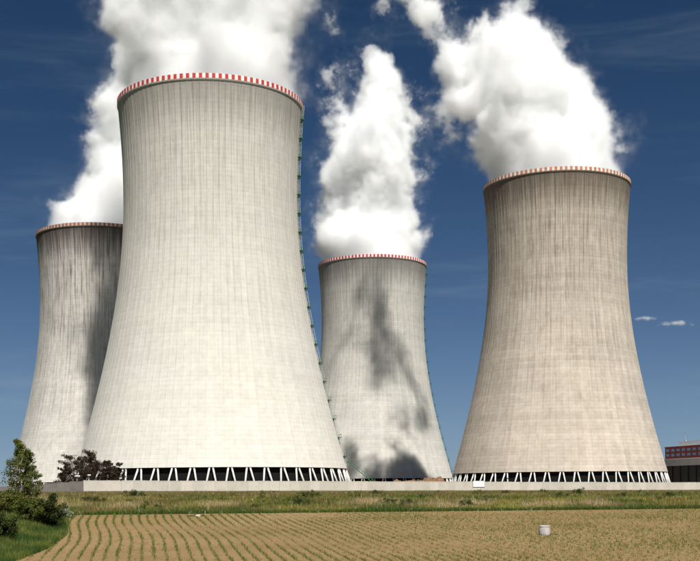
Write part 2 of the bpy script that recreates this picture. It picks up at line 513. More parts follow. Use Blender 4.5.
C_LEFT = concrete('concrete_left', (0.56, 0.535, 0.49), (0.10, 0.080, 0.07), 1.0, 0.6, 0.95, (0.62, 0.59, 0.54))
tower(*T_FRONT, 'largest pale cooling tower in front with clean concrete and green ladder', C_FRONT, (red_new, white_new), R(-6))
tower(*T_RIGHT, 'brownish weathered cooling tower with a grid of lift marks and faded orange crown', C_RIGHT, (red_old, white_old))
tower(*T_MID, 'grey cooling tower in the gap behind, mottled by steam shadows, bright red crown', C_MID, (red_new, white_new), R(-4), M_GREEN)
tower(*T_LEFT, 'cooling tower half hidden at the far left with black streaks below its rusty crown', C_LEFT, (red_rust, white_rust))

# ------------------------------------------------------------------ yard: stair, walls, buildings
def ground_at(x, y):
    """the terrain point behind a pixel of the photograph"""
    for Y in np.arange(45, 420, 0.5):
        p = at(x, y, Y)
        if p.z <= float(height(p.x, Y)): return Vector((p.x, Y, float(height(p.x, Y))))
    p = at(x, y, 250); p.z = float(height(p.x, 250)); return p

def bounce_yard():
    m, g, bs = mat('bounce_gravel', 0.95, 0.1)  # pale ground hidden behind the wall, added to bounce light onto the towers
    c = g.node('ShaderNodeTexCoord').outputs['Object']
    n1, n2 = g.noise(c, 0.03, 5.0, 0.6), g.noise(c, 1.1, 5.0, 0.7)
    g.put(bs.inputs['Base Color'], g.mix(g.step(.35, .7, n2), g.mix(g.step(.4, .6, n1), (.42, .39, .34), (.36, .33, .28)), (.28, .25, .21)))
    V, F = [], []
    n = 90
    for i in range(n + 1):
        s = -95 + 420 * i / n
        q = WALL_A + WD * s if s > 0 else WALL_A + LW * (-s)
        for d in (2.0, 30, 80, 160, 320, 520):
            e = q + Vector((0.0, d, 0)); V.append((e.x, e.y, float(height(e.x, e.y)) + .06))
    for i in range(n):
        for j in range(5): a = i * 6 + j; F.append((a, a + 6, a + 7, a + 1))
    tag(ob('bounce_yard', mesh('bounce_yard', V, F, [m], smooth=True)), kind='structure')

def front_stair():
    fr = [o for o in COL.objects if o.get('label', '').startswith('largest pale cooling')][0]
    lad = [c for c in fr.children if c.name.startswith('ladder')][0]
    b = B(); a = R(-6); M = Matrix.Rotation(a, 4, 'Z')
    p0, p1 = Vector((float(prof(9.5)) + 0.9, 0, 9.3)), Vector((54.5, 0, -0.1))
    for s in (-0.5, 0.5):
        o = Vector((0, s, 0)); h = Vector((0, 0, 1.0))
        b.bar(M @ (p0 + o), M @ (p1 + o), 0.14, 4); b.bar(M @ (p0 + o + h), M @ (p1 + o + h), 0.05, 4)
        for k in range(8):
            q = p0.lerp(p1, k / 7) + o
            b.bar(M @ q, M @ (q + h), 0.045, 4)
    for k in range(34):
        q = p0.lerp(p1, (k + .5) / 34)
        b.box((q.x - .16, -.5, q.z - .03), (q.x + .16, .5, q.z + .03), M)
    ob('stair', b.data('stair', [M_GREEN]), lad)
front_stair()

def wall_concrete(name, col, dark):
    m, g, b = mat(name, 0.92, 0.12)
    info = g.node('ShaderNodeObjectInfo')
    p = g.node('ShaderNodeTexCoord').outputs['Object']
    pp = g.vm('ADD', p, g.vm('SCALE', (13.0, 7.0, 3.0), scale=info.outputs['Random']))
    n = g.noise(pp, 0.8, 6.0, 0.65)
    x, y, z = g.sep(p)
    stain = g.noise(g.comb(g.mul(x, 3.0), g.mul(z, 0.35), g.mul(info.outputs['Random'], 9.0)), 1.2, 4.0, 0.6)
    c = g.mix(g.mul(g.step(0.45, 0.75, n), 0.5), col, dark)
    c = g.mix(g.mul(g.step(0.5, 0.75, stain), 0.45), c, dark)
    c = g.vm('SCALE', c, scale=g.rng(info.outputs['Random'], 0, 1, 0.9, 1.07))
    g.put(b.inputs['Base Color'], c)
    return m

def build_wall(pts, name, label, m_panel, m_post, h, group):
    """pts: ground line; one panel every 3 m between posts"""
    root = ob(name, None, loc=pts[0]); tag(root, label, 'wall', group)
    pb = B(); L = 3.0
    pb.box((0.11, 0.0, -0.3), (L - 0.11, 0.12, h))
    k = 7
    for i in range(k):
        x0 = 0.16 + (L - 0.32) * i / k
        pb.box((x0 + 0.03, -0.045, 0.08), (x0 + (L - .32) / k - 0.03, 0.0, h - 0.12))
    pb.box((0.11, -0.05, h - 0.10), (L - 0.11, 0.14, h + 0.05))
    pd = pb.data('panel', [m_panel])
    sb = B(); sb.box((-0.11, -0.07, -0.4), (0.11, 0.17, h + 0.09)); sd = sb.data('post', [m_post])
    a, c = Vector(pts[0]), Vector(pts[1])
    d = Vector((c.x - a.x, c.y - a.y, 0)); n = int(d.length / L); d.normalize()
    ang = math.atan2(d.y, d.x)
    for i in range(n + 1):
        q = a + d * (L * i)
        z = lambda v: float(height(v.x, v.y))
        q1 = a + d * (L * (i + 1))
        zz = min(z(q), z(q1))
        if i < n: ob('panel', pd, root, (q.x - a.x, q.y - a.y, zz - a.z), (0, 0, ang))
        ob('post', sd, root, (q.x - a.x, q.y - a.y, zz - a.z), (0, 0, ang))
    return root
WALL_A.z = float(height(WALL_A.x, WALL_A.y))
WD = (WALL_B - WALL_A); WD.z = 0; WD.normalize()
LW = Vector((-1.0, 0.16, 0)).normalized()
bounce_yard()
M_WALL = wall_concrete('pale_wall_panel', (0.60, 0.545, 0.475), (0.46, 0.40, 0.34))
M_WALL2 = wall_concrete('grey_wall_panel', (0.20, 0.18, 0.165), (0.12, 0.105, 0.095))
build_wall([WALL_A, WALL_A + WD * 272], 'perimeter_wall', 'long pale concrete panel wall running in front of the towers', M_WALL, M_WALL, 2.42, 'perimeter walls')
build_wall([WALL_A + LW * 0.35, WALL_A + LW * 75], 'perimeter_wall', 'dark grey wall dropping away behind the green tree', M_WALL2, M_WALL2, 2.3, 'perimeter walls')

M_WHITE = plain('white_board', (0.82, 0.82, 0.82), 0.5, 0.05, 2.0)
M_BLACK = plain('black_plastic', (0.02, 0.02, 0.022), 0.5, 0.2, 3.0)
def on_wall(x):
    """distance along the wall behind a pixel column"""
    u = (x - 350) / FPX
    s = (u * WALL_A.y - WALL_A.x) / (WD.x - u * WD.y)
    return WALL_A + WD * s
ANG = math.atan2(WD.y, WD.x)
def sign():
    p = on_wall(478.5); b = B()
    b.box((-2.1, -0.16, 0.42), (2.1, -0.10, 2.08))
    r = ob('sign_board', None, loc=p, rot=(0, 0, ANG)); tag(r, 'plain white board fixed to the pale panel wall', 'sign')
    ob('board', b.data('board', [M_WHITE]), r)
    f = B()
    for x0, x1, z0, z1 in ((-2.16, 2.16, 2.08, 2.14), (-2.16, 2.16, 0.36, 0.42), (-2.16, -2.1, 0.42, 2.08), (2.1, 2.16, 0.42, 2.08)): f.box((x0, -0.17, z0), (x1, -0.09, z1))
    ob('frame', f.data('frame', [M_GALV]), r)
sign()

def floodlight(x, up, m, head, label, dark):
    p = on_wall(x) if x > 84.5 else WALL_A + LW * 1.6
    r = ob('wall_lamp', None, loc=(p.x, p.y, p.z + 2.40), rot=(0, 0, ANG)); tag(r, label, 'lamp', 'small lamps mounted on the wall')
    ob('post', B().bar((0, 0.05, 0), (0, 0.05, up), 0.06, 6).data('post', [m]), r)
    b = B(); b.box((-head, -0.35, up - 0.05), (head, 0.2, up + 0.22)); b.box((-head * .8, -0.39, up), (head * .8, -0.35, up + 0.17))
    ob('lamp_head', b.data('lamp_head', [m]), r)
floodlight(82.0, 0.95, M_WHITE, 0.55, 'wide white lamp on a short post where the dark wall begins', 0)
floodlight(89.0, 1.15, M_WHITE, 0.30, 'white lamp on the tallest post at the corner of the pale wall', 0)
floodlight(120.5, 0.45, M_WHITE, 0.20, 'little white lamp on the wall in front of the dark red trees', 0)
floodlight(300.0, 0.30, M_BLACK, 0.28, 'black floodlight on the wall below the largest tower', 1)
floodlight(508.0, 0.30, M_BLACK, 0.28, 'black floodlight on the wall below the brownish tower', 1)

def mound():
    a, c = at(390, 480, 452), at(448, 480, 452)
    n, k = 120, 44
    V, F = [], []
    for i in range(n):
        for j in range(k):
            u, v = i / (n - 1), j / (k - 1)
            x = a.x + (c.x - a.x) * u; y = 444 + 18 * v
            e = max(0.0, 1 - (2 * v - 1) ** 2) ** 0.6
            ridge = np.interp(u, [0, .08, .55, .68, .74, .80, .88, .93, 1.0], [1.5, 3.4, 3.9, 4.9, 5.1, 4.6, 5.2, 4.0, 0.0])
            z = ridge * e + (1.5 * mnoise.fractal(Vector((x * .35, y * .35, 0)), .8, 2.1, 6)) * e
            V.append((x, y, z - 0.3))
    for i in range(n - 1):
        for j in range(k - 1):
            q = i * k + j; F.append((q, q + k, q + k + 1, q + 1))
    o = ob('earth_mound', mesh('earth_mound', V, F, [plain('brown_earth', (0.17, 0.10, 0.056), 0.95, 0.8, 0.5)], smooth=True))
    tag(o, 'heap of brown earth at the foot of the grey tower', 'mound')
mound()

# industrial hall and red office block at the far right
M_HALL = plain('black_cladding', (0.016, 0.015, 0.014), 0.6, 0.3, 0.3)
M_HALL2 = plain('hall_post', (0.022, 0.020, 0.018), 0.6, 0.2, 0.3)
M_BAND = plain('grey_sheet_metal', (0.34, 0.33, 0.34), 0.6, 0.1, 0.2)
M_RED = plain('red_brown_cladding', (0.25, 0.045, 0.045), 0.7, 0.15, 0.3)
M_LGREY = plain('light_grey_plaster', (0.70, 0.76, 0.80), 0.8, 0.1, 0.3)
def glass_mat():
    m, g, b = mat('window_glass', 0.08, 0.5)
    b.inputs['Base Color'].default_value = (0.16, 0.26, 0.38, 1)
    return m
M_GLASS = glass_mat()
def frame_of(p, q):
    d = Vector((q.x - p.x, q.y - p.y, 0)).normalized()
    return Matrix.Translation((p.x, p.y, 0)) @ Matrix(((d.x, -d.y, 0, 0), (d.y, d.x, 0, 0), (0, 0, 1, 0), (0, 0, 0, 1)))
def hall():
    # local x runs along the visible side towards the viewer, local y points to the right, into the building
    p, q = at(656, 470, 505), at(702, 470, 471)
    zt = at(661, 459.4, 490).z; zb = at(661, 466.0, 490).z
    M = frame_of(p, q)
    r = ob('industrial_hall', None); r.matrix_world = M; tag(r, 'low black hall with a grey roof band beyond the brownish tower', 'building')
    L, D = 110.0, 60.0
    ob('wall', B().box((0, 0.4, -1), (L, D, zb + 0.3)).data('wall', [M_HALL]), r)
    bb = B(); bb.box((-0.6, -0.4, zb), (L + .6, D + .6, zt))
    ob('roof_band', bb.data('roof_band', [M_BAND]), r)
    cap = B().box((-0.8, -0.6, zt), (L + .8, D + .8, zt + 0.25)); ob('roof_edge', cap.data('roof_edge', [M_LGREY]), r)
    pd = B().box((-0.25, 0.05, -1), (0.25, 0.38, zb - 0.02)).data('post', [M_HALL2])
    for i in range(19): ob('post', pd, r, (0.5 + i * 6.0, 0, 0))
    dd = B().box((-2.0, 0.2, -1), (2.0, 0.39, 4.5)).data('door', [M_HALL2])
    for i in range(4): ob('door', dd, r, (9.5 + i * 24.0, 0, 0))
def office():
    p, q = at(665, 450, 570), at(702, 450, 538)
    zt = at(665, 448.0, 570).z
    M = frame_of(p, q)
    r = ob('office_block', None); r.matrix_world = M; tag(r, 'red brown office block with two rows of blue windows above the hall', 'building')
    L, D = 60.0, 16.0
    ob('wall', B().box((0, 0, -1), (L, D, zt)).data('wall', [M_RED]), r)
    ob('roof_edge', B().box((-.3, -.3, zt), (L + .3, D + .3, zt + .35)).data('roof_edge', [M_RED]), r)
    ob('roof', B().box((0.2, 0.2, zt + .35), (L - .2, D - .2, zt + .41)).data('roof', [M_CONC]), r)
    ob('penthouse', B().box((7, 3.5, zt + .41), (L - 4, D - 3, zt + 2.8)).data('penthouse', [M_LGREY]), r)
    for i, (x, h) in enumerate(((9, 5.2), (26, 5.8), (30, 4.2), (48, 5.0))):
        b = B().bar((0, 0, 0), (0, 0, h), 0.09, 6); b.box((-.7, -.05, h - .5), (.7, .05, h - .4)); b.box((-.4, -.3, 0), (.4, .3, .9))
        ob('antenna', b.data('antenna', [M_GALV]), r, (x, 6, zt + 2.7))
    gd = B().box((-1.75, -0.02, 0), (1.75, 0.05, 1.4)).data('window', [M_GLASS])
    fb = B()
    for x in (-1.81, 1.70): fb.box((x, -0.10, -.06), (x + .11, 0.0, 1.46))
    for z in (-.06, 1.38): fb.box((-1.81, -0.12, z), (1.81, 0.0, z + .1))
    fd = fb.data('window_frame', [M_RED])
    for row in range(2):
        for i in range(12):
            w = ob('window', gd, r, (2.6 + i * 4.8, 0, zt - 2.15 - row * 2.35))
            ob('window_frame', fd, w)
hall(); office()

# ------------------------------------------------------------------ trees and bushes
M_LEAF = tint_mat('leaf', 0.6, 0.35, 0.25)
M_BARK = plain('bark', (0.13, 0.10, 0.075), 0.95, 0.3, 3.0)
def leaf_cloud(centres, sizes, per, leaf, tints, rs, squash=0.8):
    C = np.repeat(centres, per, axis=0); Sg = np.repeat(sizes, per)
    n = len(C)
    P = rs.normal(size=(n, 3)); P /= np.linalg.norm(P, axis=1, keepdims=True)
    P *= (rs.random(n) ** 0.45 * Sg)[:, None]; P[:, 2] *= squash
    P += C
    a = rs.normal(size=(n, 3)); a /= np.linalg.norm(a, axis=1, keepdims=True)
    b = np.cross(a, rs.normal(size=(n, 3))); b /= np.linalg.norm(b, axis=1, keepdims=True)
    l = leaf * rs.uniform(0.6, 1.35, n)[:, None]
    V = np.stack([P - a * l, P - b * l * 0.55 + a * l * .1, P + a * l, P + b * l * 0.55 + a * l * .1], 1).reshape(-1, 3)
    F = np.arange(n * 4).reshape(-1, 4)
    t = np.asarray(tints); w = rs.random((n, 1)); cl = np.repeat(rs.random((len(centres), 1)), per, axis=0)
    col = t[0] + (t[1] - t[0]) * np.clip(0.55 * w + 0.45 * cl, 0, 1)
    col = col * rs.uniform(0.75, 1.2, (n, 1))
    return V, F, np.repeat(col, 4, axis=0)

def tube(b, pts, radii, n=6):
    for (p, r), (q, s) in zip(zip(pts, radii), zip(pts[1:], radii[1:])): b.bar(p, q, r, n, s)

def tree(name, label, cat, base, H, R_, tints, leaf, per, seed, group=None, trunk_r=0.1, low=0.2, stems=1, shape=None, nl=26, squash=0.9, clump=0.16):
    """tapered trunk with limbs; leaf clumps sit along the limbs, so gaps stay between them"""
    rs = np.random.default_rng(seed)
    root = ob(name, None, loc=base); tag(root, label, cat, group)
    tb = B(); cen, siz = [], []
    for st in range(stems):
        lean = rs.normal(0, 0.06 + 0.12 * (stems > 1), 2); hh = H * (1 if st == 0 else rs.uniform(.7, .95))
        off = Vector((rs.normal(0, .12) * (st > 0), rs.normal(0, .12) * (st > 0), 0))
        pts = [off + Vector((lean[0] * hh * t + .03 * H * math.sin(5 * t + seed), lean[1] * hh * t, hh * t * .97 - .15)) for t in np.linspace(0, 1, 8)]
        rad = [trunk_r * (1 - .9 * t) for t in np.linspace(0, 1, 8)]
        tube(tb, pts, rad)
        for i in range(nl // stems):
            t = low + (1 - low) * ((i + rs.random()) / (nl // stems))
            k = t * 7; j = min(int(k), 6); p = pts[j].lerp(pts[j + 1], k - j)
            wdt = np.interp((t - low) / (1 - low), [0, .25, .55, .8, 1.0], shape or [.7, 1.0, .8, .5, .14])
            a = i * 2.4 + rs.normal(0, .4); ln = R_ * wdt * rs.uniform(.65, 1.1)
            d = Vector((math.cos(a), math.sin(a), rs.uniform(.15, .75)))
            e = p + d * ln * .9
            m = p.lerp(e, .5) + Vector((0, 0, -.06 * ln))
            tube(tb, [p, m, e], [trunk_r * .32 * (1 - .6 * t), trunk_r * .2 * (1 - .6 * t), .012], 5)
            for s in (.45, .72, 1.0):
                c = p.lerp(e, s); cen.append((c.x + rs.normal(0, .05 * R_), c.y + rs.normal(0, .05 * R_), c.z)); siz.append(H * clump * rs.uniform(.45, 1.0) * (.55 + .45 * wdt))
    ob('trunk', tb.data('trunk', [M_BARK], True), root)
    V, F, col = leaf_cloud(np.array(cen), np.array(siz), per, leaf, tints, rs, squash)
    ob('crown', fast_mesh('crown', V, F, [M_LEAF], col), root)
    return root

def gz(x, Y):
    p = at(x, 490, Y); return Vector((p.x, Y, float(height(p.x, Y))))
GRN = [(0.04, 0.065, 0.012), (0.20, 0.22, 0.04)]
DGR = [(0.024, 0.04, 0.010), (0.10, 0.125, 0.026)]
YGR = [(0.07, 0.085, 0.016), (0.23, 0.23, 0.05)]
RED = [(0.017, 0.012, 0.007), (0.085, 0.055, 0.032)]
tree('young_tree', 'tall slender green tree standing highest among the bushes in the corner', 'tree', gz(17.5, 92), 6.35, 1.6, GRN, 0.062, 84, 11, trunk_r=.09, nl=34, shape=[.75, 1.0, .72, .42, .14], clump=.088)
tree('young_tree', 'shorter green sapling with a pointed top just beside the slender tree', 'tree', gz(28.5, 90), 5.9, 1.2, GRN, 0.062, 84, 12, trunk_r=.07, nl=24, shape=[.8, 1.0, .65, .34, .10], clump=.085)
tree('bush', 'dark green bush at the field corner with bare soil in front', 'bush', gz(49, 88), 2.6, 1.0, DGR, 0.055, 190, 13, 'bushes in the corner of the field', .05, .08, 3, [.8, 1.0, .95, .75, .4], 24, clump=.2)
tree('bush', 'green bush spreading under the slender tree', 'bush', gz(30, 87), 2.0, 1.35, GRN, 0.055, 190, 14, 'bushes in the corner of the field', .05, .08, 3, [.8, 1.0, .95, .75, .4], 24, clump=.2)
tree('bush', 'yellowish green bush at the edge of the frame beside the slender tree', 'bush', gz(4, 91), 2.2, 1.4, YGR, 0.055, 190, 15, 'bushes in the corner of the field', .05, .08, 3, [.8, 1.0, .95, .75, .4], 24, clump=.2)
tree('bush', 'darkest rounded bush low in the corner, at the frame edge', 'bush', gz(1, 73), 1.75, 1.05, DGR, 0.05, 190, 16, 'bushes in the corner of the field', .04, .05, 3, [.9, 1.0, .95, .8, .5], 24, clump=.24)
tree('flowering_bush', 'low bush with whitish blossom on the bank beside the dark green bush', 'bush', gz(62, 101), 1.0, 1.1, [(0.15, 0.19, 0.08), (0.50, 0.52, 0.40)], 0.06, 90, 17, None, .03, .05, 3, [.9, 1.0, .95, .8, .5], 18, clump=.3)
for i, (x, Y, H, r_, lab) in enumerate((
        (76, 284, 10.6, 4.4, 'largest dark red tree behind the corner of the wall'),
        (93, 288, 10.0, 3.4, 'dark red tree with a pointed top beside the largest one'),
        (106, 291, 7.9, 2.6, 'small dark red tree with a narrow top in front of the pale tower'),
        (116, 294, 7.3, 3.0, 'low dark red tree beside the dark opening of the pale tower'),
        (66, 280, 7.0, 2.8, 'low dark red tree in front of the streaked tower'),
        (84, 279, 8.2, 3.0, 'bushy dark red tree filling the gap between the two tallest'))):
    tree('dark_red_tree', lab, 'tree', gz(x, Y), H, r_, RED, 0.15, 66, 30 + i, 'dark red trees behind the wall', .2, .12, 1 if i in (1, 2) else 2, [.85, 1.0, .85, .6, .22], 30, clump=.12)

# ------------------------------------------------------------------ field: seedlings, concrete ring, marker
M_BLADE = tint_mat('blade', 0.7, 0.3, 0.15)
def blades(P, n_blade, length, width, spread, tint, rs, jit=0.25):
    """tufts of pointed blades at P (n,3); length, width per tuft; tint (n,3)"""
    n = len(P); m = n * n_blade
    C = np.repeat(P, n_blade, axis=0); L = np.repeat(length, n_blade) * rs.uniform(.55, 1.15, m); Wd = np.repeat(width, n_blade)
    a = rs.uniform(0, 2 * np.pi, m); out = np.repeat(spread, n_blade) * rs.uniform(.2, 1.0, m)
    base = C + np.stack([rs.normal(0, 1, m) * Wd * 1.5, rs.normal(0, 1, m) * Wd * 1.5, np.full(m, -0.02)], -1)
    d = np.stack([np.cos(a) * out, np.sin(a) * out, np.sqrt(np.clip(1 - out ** 2, .05, 1))], -1)
    s = np.stack([-np.sin(a), np.cos(a), np.zeros(m)], -1)
    tip = base + d * L[:, None]
    V = np.stack([base - s * Wd[:, None] / 2, base + s * Wd[:, None] / 2, tip], 1).reshape(-1, 3)
    F = np.arange(m * 3).reshape(-1, 3)
    col = np.repeat(tint, n_blade, axis=0) * rs.uniform(1 - jit, 1 + jit, (m, 1))
    return V, F, np.repeat(col, 3, axis=0)

def crop():
    rs = np.random.default_rng(5)
    d = np.array([-0.190, 0.982]); nn = np.array([0.982, 0.190])
    PX, PY, EX = [], [], []
    for i in range(-12, 92):
        s0 = i * 0.70
        t = np.arange(30, 130, 0.115); t = t + rs.normal(0, .035, len(t))
        keep = rs.random(len(t)) < np.interp(s0, [16, 34], [.92, .62]); t = t[keep]
        amp = np.interp(s0, [-8, 6, 16, 30], [1.0, 0.8, 0.25, 0.0])
        wig = amp * (0.17 * np.sin((t - 70) * 0.20 + s0 * 0.05) * sstep(66, 80, t) - 0.45 * sstep(84, 104, t)) + 0.12 * np.sin(t * .09 + 1.0)
        s = s0 + wig + rs.normal(0, 1, len(t)) * np.interp(s0, [14, 28], [.024, .17])
        x = s * nn[0] + t * d[0]; y = s * nn[1] + t * d[1]
        PX.append(x); PY.append(y)
    x, y = np.concatenate(PX), np.concatenate(PY)
    ok = (y > 42) & (y < yedge(x) - 1.6) & (x > xleft(y) + 0.5) & (x < 48) & (np.abs(x) < .42 * y + 4)
    ok &= ~((np.abs(x - RING.x) < .6) & (np.abs(y - RING.y) < .6))
    x, y = x[ok], y[ok]
    gapn = np.array([mnoise.noise(Vector((a * .12, b * .12, 0))) for a, b in zip(x, y)])
    ok = rs.random(len(x)) < np.clip(.85 + 1.2 * gapn, .25, 1); x, y, gapn = x[ok], y[ok], gapn[ok]
    z = height(x, y) + .05
    n = len(x)
    L = rs.uniform(.08, .26, n) * (1 + .6 * gapn); w = rs.uniform(.02, .04, n)
    tint = np.array((.10, .14, .026)) + rs.random((n, 1)) * np.array((.09, .07, .02))
    V, F, c = blades(np.stack([x, y, z], -1), 4, L, w, np.full(n, .85), tint, rs)
    tag(ob('crop_seedlings', fast_mesh('crop_seedlings', V, F, [M_BLADE], c)), 'rows of green seedlings in the brown field', 'crop', kind='stuff')
def field_weeds():
    rs = np.random.default_rng(15); n = 15000
    n = 24000; y = 50 + 58 * rs.random(n); x = (rs.random(n) * 2 - 1) * (.36 * y)
    N = np.array([mnoise.fractal(Vector((a * .1, b * .16, 4.0)), 1.0, 2.0, 4) for a, b in zip(x, y)])
    ok = (y < yedge(x) - .4) & (x > xleft(y) + .4) & (rs.random(n) < np.clip((.22 + .9 * N + .028 * (x + 4)), .02, 1)); x, y = x[ok], y[ok]; n = len(x)
    tint = np.array((.12, .14, .028)) + rs.random((n, 1)) * np.array((.10, .06, .02))
    V, F, c = blades(np.stack([x, y, height(x, y) + .05], -1), 5, rs.uniform(.07, .17, n), np.full(n, .03), np.full(n, .9), tint, rs)
    tag(ob('field_weeds', fast_mesh('field_weeds', V, F, [M_BLADE], c)), 'scattered yellowish green weeds between the seedling rows', 'weeds', kind='stuff')
field_weeds()
RING = ground_at(544.5, 536)
crop()

def clods():
    rs = np.random.default_rng(9); n = 26000
    y = 55 + 52 * rs.random(n) ** 1.1; x = (rs.random(n) * 2 - 1) * (.36 * y)
    ok = (y < yedge(x) - .5) & (x > xleft(y) + .3); x, y = x[ok], y[ok]; n = len(x)
    r = .014 + .07 * rs.random(n) ** 3; z = height(x, y) + .05
    u = np.array([(1, 0, -.3), (-.5, .87, -.3), (-.5, -.87, -.3), (0, 0, .8)])
    V = (np.stack([x, y, z], -1)[:, None] + u[None] * r[:, None, None] * rs.uniform(.6, 1.4, (n, 4, 1))).reshape(-1, 3)
    i = np.arange(n)[:, None] * 4
    F = np.concatenate([i + np.array(f) for f in ((0, 1, 3), (1, 2, 3), (2, 0, 3))])
    tag(ob('soil_clods', fast_mesh('soil_clods', V, F, [soil_material()])), 'loose clods of dry soil on the field', 'soil', kind='stuff')
clods()

def ring():
    r = ob('concrete_ring', None, loc=(RING.x, RING.y, RING.z + .02)); tag(r, 'short pale concrete well ring standing alone in the field', 'well ring')
    R0, Hh = .375, .66
    b = B().lathe([(R0 - .07, -.1), (R0, -.1), (R0 + .004, .03), (R0, Hh - .02), (R0 - .015, Hh), (R0 - .06, Hh), (R0 - .075, Hh - .02), (R0 - .07, -.1)], 40)
    ob('body', b.data('body', [plain('ring_concrete', (.40, .375, .365), .85, .3, 3.0)], True), r)
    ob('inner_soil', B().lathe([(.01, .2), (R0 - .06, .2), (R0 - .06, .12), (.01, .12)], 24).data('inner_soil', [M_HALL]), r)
    ob('lip', B().lathe([(R0 - .01, Hh - .10), (R0 + .008, Hh - .095), (R0 + .008, Hh - .012), (R0 - .01, Hh - .006)], 40).data('lip', [plain('lip_concrete', (.46, .435, .425), .85, .25, 3.0)], True), r)
ring()
def marker():
    p = ground_at(198, 517.2)
    r = ob('marker_block', None, loc=p); r.scale = (.72, .72, .62); tag(r, 'small white block between two dark lumps at the far edge of the field', 'marker')
    b = B(); b.box((-.30, -.2, 0), (.30, .2, .26)); b.box((-.24, -.16, .26), (.24, .16, .31))
    ob('block', b.data('block', [M_LEG]), r)
    for x, s in ((-.75, .34), (.62, .22)):
        h = B().lathe([(s, -.05), (s * 1.02, .08), (s * .7, .2), (.02, .24)], 14)
        ob('lump', h.data('lump', [M_BLACK], True), r, (x, .05, 0))
marker()

# ------------------------------------------------------------------ grass
def lerp(a, b, t): return a + (b - a) * t[:, None]
def grass():
    rs = np.random.default_rng(21)
    n = 74000
    x = rs.uniform(-52, 78, n); t = 62 * rs.random(n) ** 1.75
    y = yedge(x) + t - .25 - .9 * np.clip(np.array([mnoise.fractal(Vector((a * .5, 3.0, 0)), 1.0, 2.0, 4) for a in x]), -.3, 1) * (t < 2.5)
    ok = np.abs(x) < .40 * y; x, y, t = x[ok], y[ok], t[ok]; n = len(x)
    N = lambda sx, sy, o: np.array([mnoise.fractal(Vector((a * sx, b * sy, o)), 1.0, 2.0, 4) for a, b in zip(x, t)])
    n1, n2 = N(.09, .10, 0.0), N(.22, .25, 5.0)
    green, lime, straw, brown = (np.array(c) for c in ((.085, .135, .022), (.30, .275, .058), (.50, .38, .20), (.24, .165, .068)))
    col = lerp(np.tile(lime, (n, 1)), np.tile(green, (n, 1)), sstep(-.1, .25, n1))
    right = sstep(-30, 5, x)
    br = np.maximum(sstep(.02, .3, n2) * .8, (1 - right) * sstep(-.35, .1, n2) * .75)
    br = np.maximum(br, sstep(26, 46, t) * .8)
    col = lerp(col, np.tile(brown, (n, 1)), br)
    st = np.zeros(n)
    for px, py, rx in ((378, 504, 3.2), (432, 506, 2.4), (453, 507, 2.2), (546, 505, 3.2), (594, 505, 1.8), (480, 504, 1.8), (60, 505, 2.5), (215, 505, 2.6), (122, 507, 2.0)):
        q = ground_at(px, py); st = np.maximum(st, np.exp(-((x - q.x) / rx) ** 2 - ((y - q.y) / 3.2) ** 2))
    st = np.clip(st * 1.3 + n2 * .5 * (st > .1), 0, 1)
    col = lerp(col, np.tile(straw, (n, 1)), st)
    edge = 1 - sstep(1.2, 3.2, t + n2 * 1.2)
    col = lerp(col, np.tile(green * .95, (n, 1)), edge)
    L = (.28 + .22 * rs.random(n) + .22 * np.clip(n1, -.5, .8)) * (1 + .25 * st) * (1 - .35 * sstep(20, 40, t))
    tall = rs.random(n) < .045; L = np.where(tall, L * rs.uniform(1.5, 2.3, n), L); col[tall] = col[tall] * .5 + np.array((.22, .19, .07)) * .5
    fl = rs.random(n) < .02; col[fl] = (.62, .60, .42)
    z = height(x, y)
    V, F, c = blades(np.stack([x, y, z], -1), 6, L, np.full(n, .035) + .0003 * t, np.full(n, .55), col, rs, .35)
    tag(ob('bank_grass', fast_mesh('bank_grass', V, F, [M_BLADE], c)), 'rough grass and weeds on the bank below the wall', 'grass', kind='stuff')
    # long grass on the bank in the near corner
    n = 34000
    y = rs.uniform(50, 112, n); x = xleft(y) + .45 - 14 * rs.random(n) ** 1.3
    N = np.array([mnoise.fractal(Vector((a * .35, b * .35, 2.0)), 1.0, 2.0, 3) for a, b in zip(x, y)])
    col = lerp(np.tile(np.array((.06, .11, .022)), (n, 1)), np.tile(np.array((.17, .20, .045)), (n, 1)), sstep(-.3, .4, N))
    L = .34 + .25 * rs.random(n) + .2 * np.clip(N, -.5, .8)
    V, F, c = blades(np.stack([x, y, height(x, y)], -1), 6, L, np.full(n, .026), np.full(n, .55), col, rs, .3)
    tag(ob('corner_grass', fast_mesh('corner_grass', V, F, [M_BLADE], c)), 'long dark green grass in the corner of the field', 'grass', kind='stuff')
    # weeds round the ring and the marker
    P = []
    mk = ground_at(198, 517.2)
    for _ in range(60): P.append((RING.x + rs.normal(.12, .55), RING.y + rs.normal(-.05, .3), RING.z + .03))
    for _ in range(70): P.append((mk.x + rs.normal(0, .7), mk.y + rs.normal(0, .25), mk.z + .02))
    P = np.array(P); n = len(P)
    V, F, c = blades(P, 6, np.full(n, .16), np.full(n, .02), np.full(n, .8), np.tile(np.array((.04, .09, .02)), (n, 1)), rs)
    tag(ob('weeds', fast_mesh('weeds', V, F, [M_BLADE], c)), 'low green weeds round the concrete ring and the white block', 'weeds', kind='stuff')
grass()

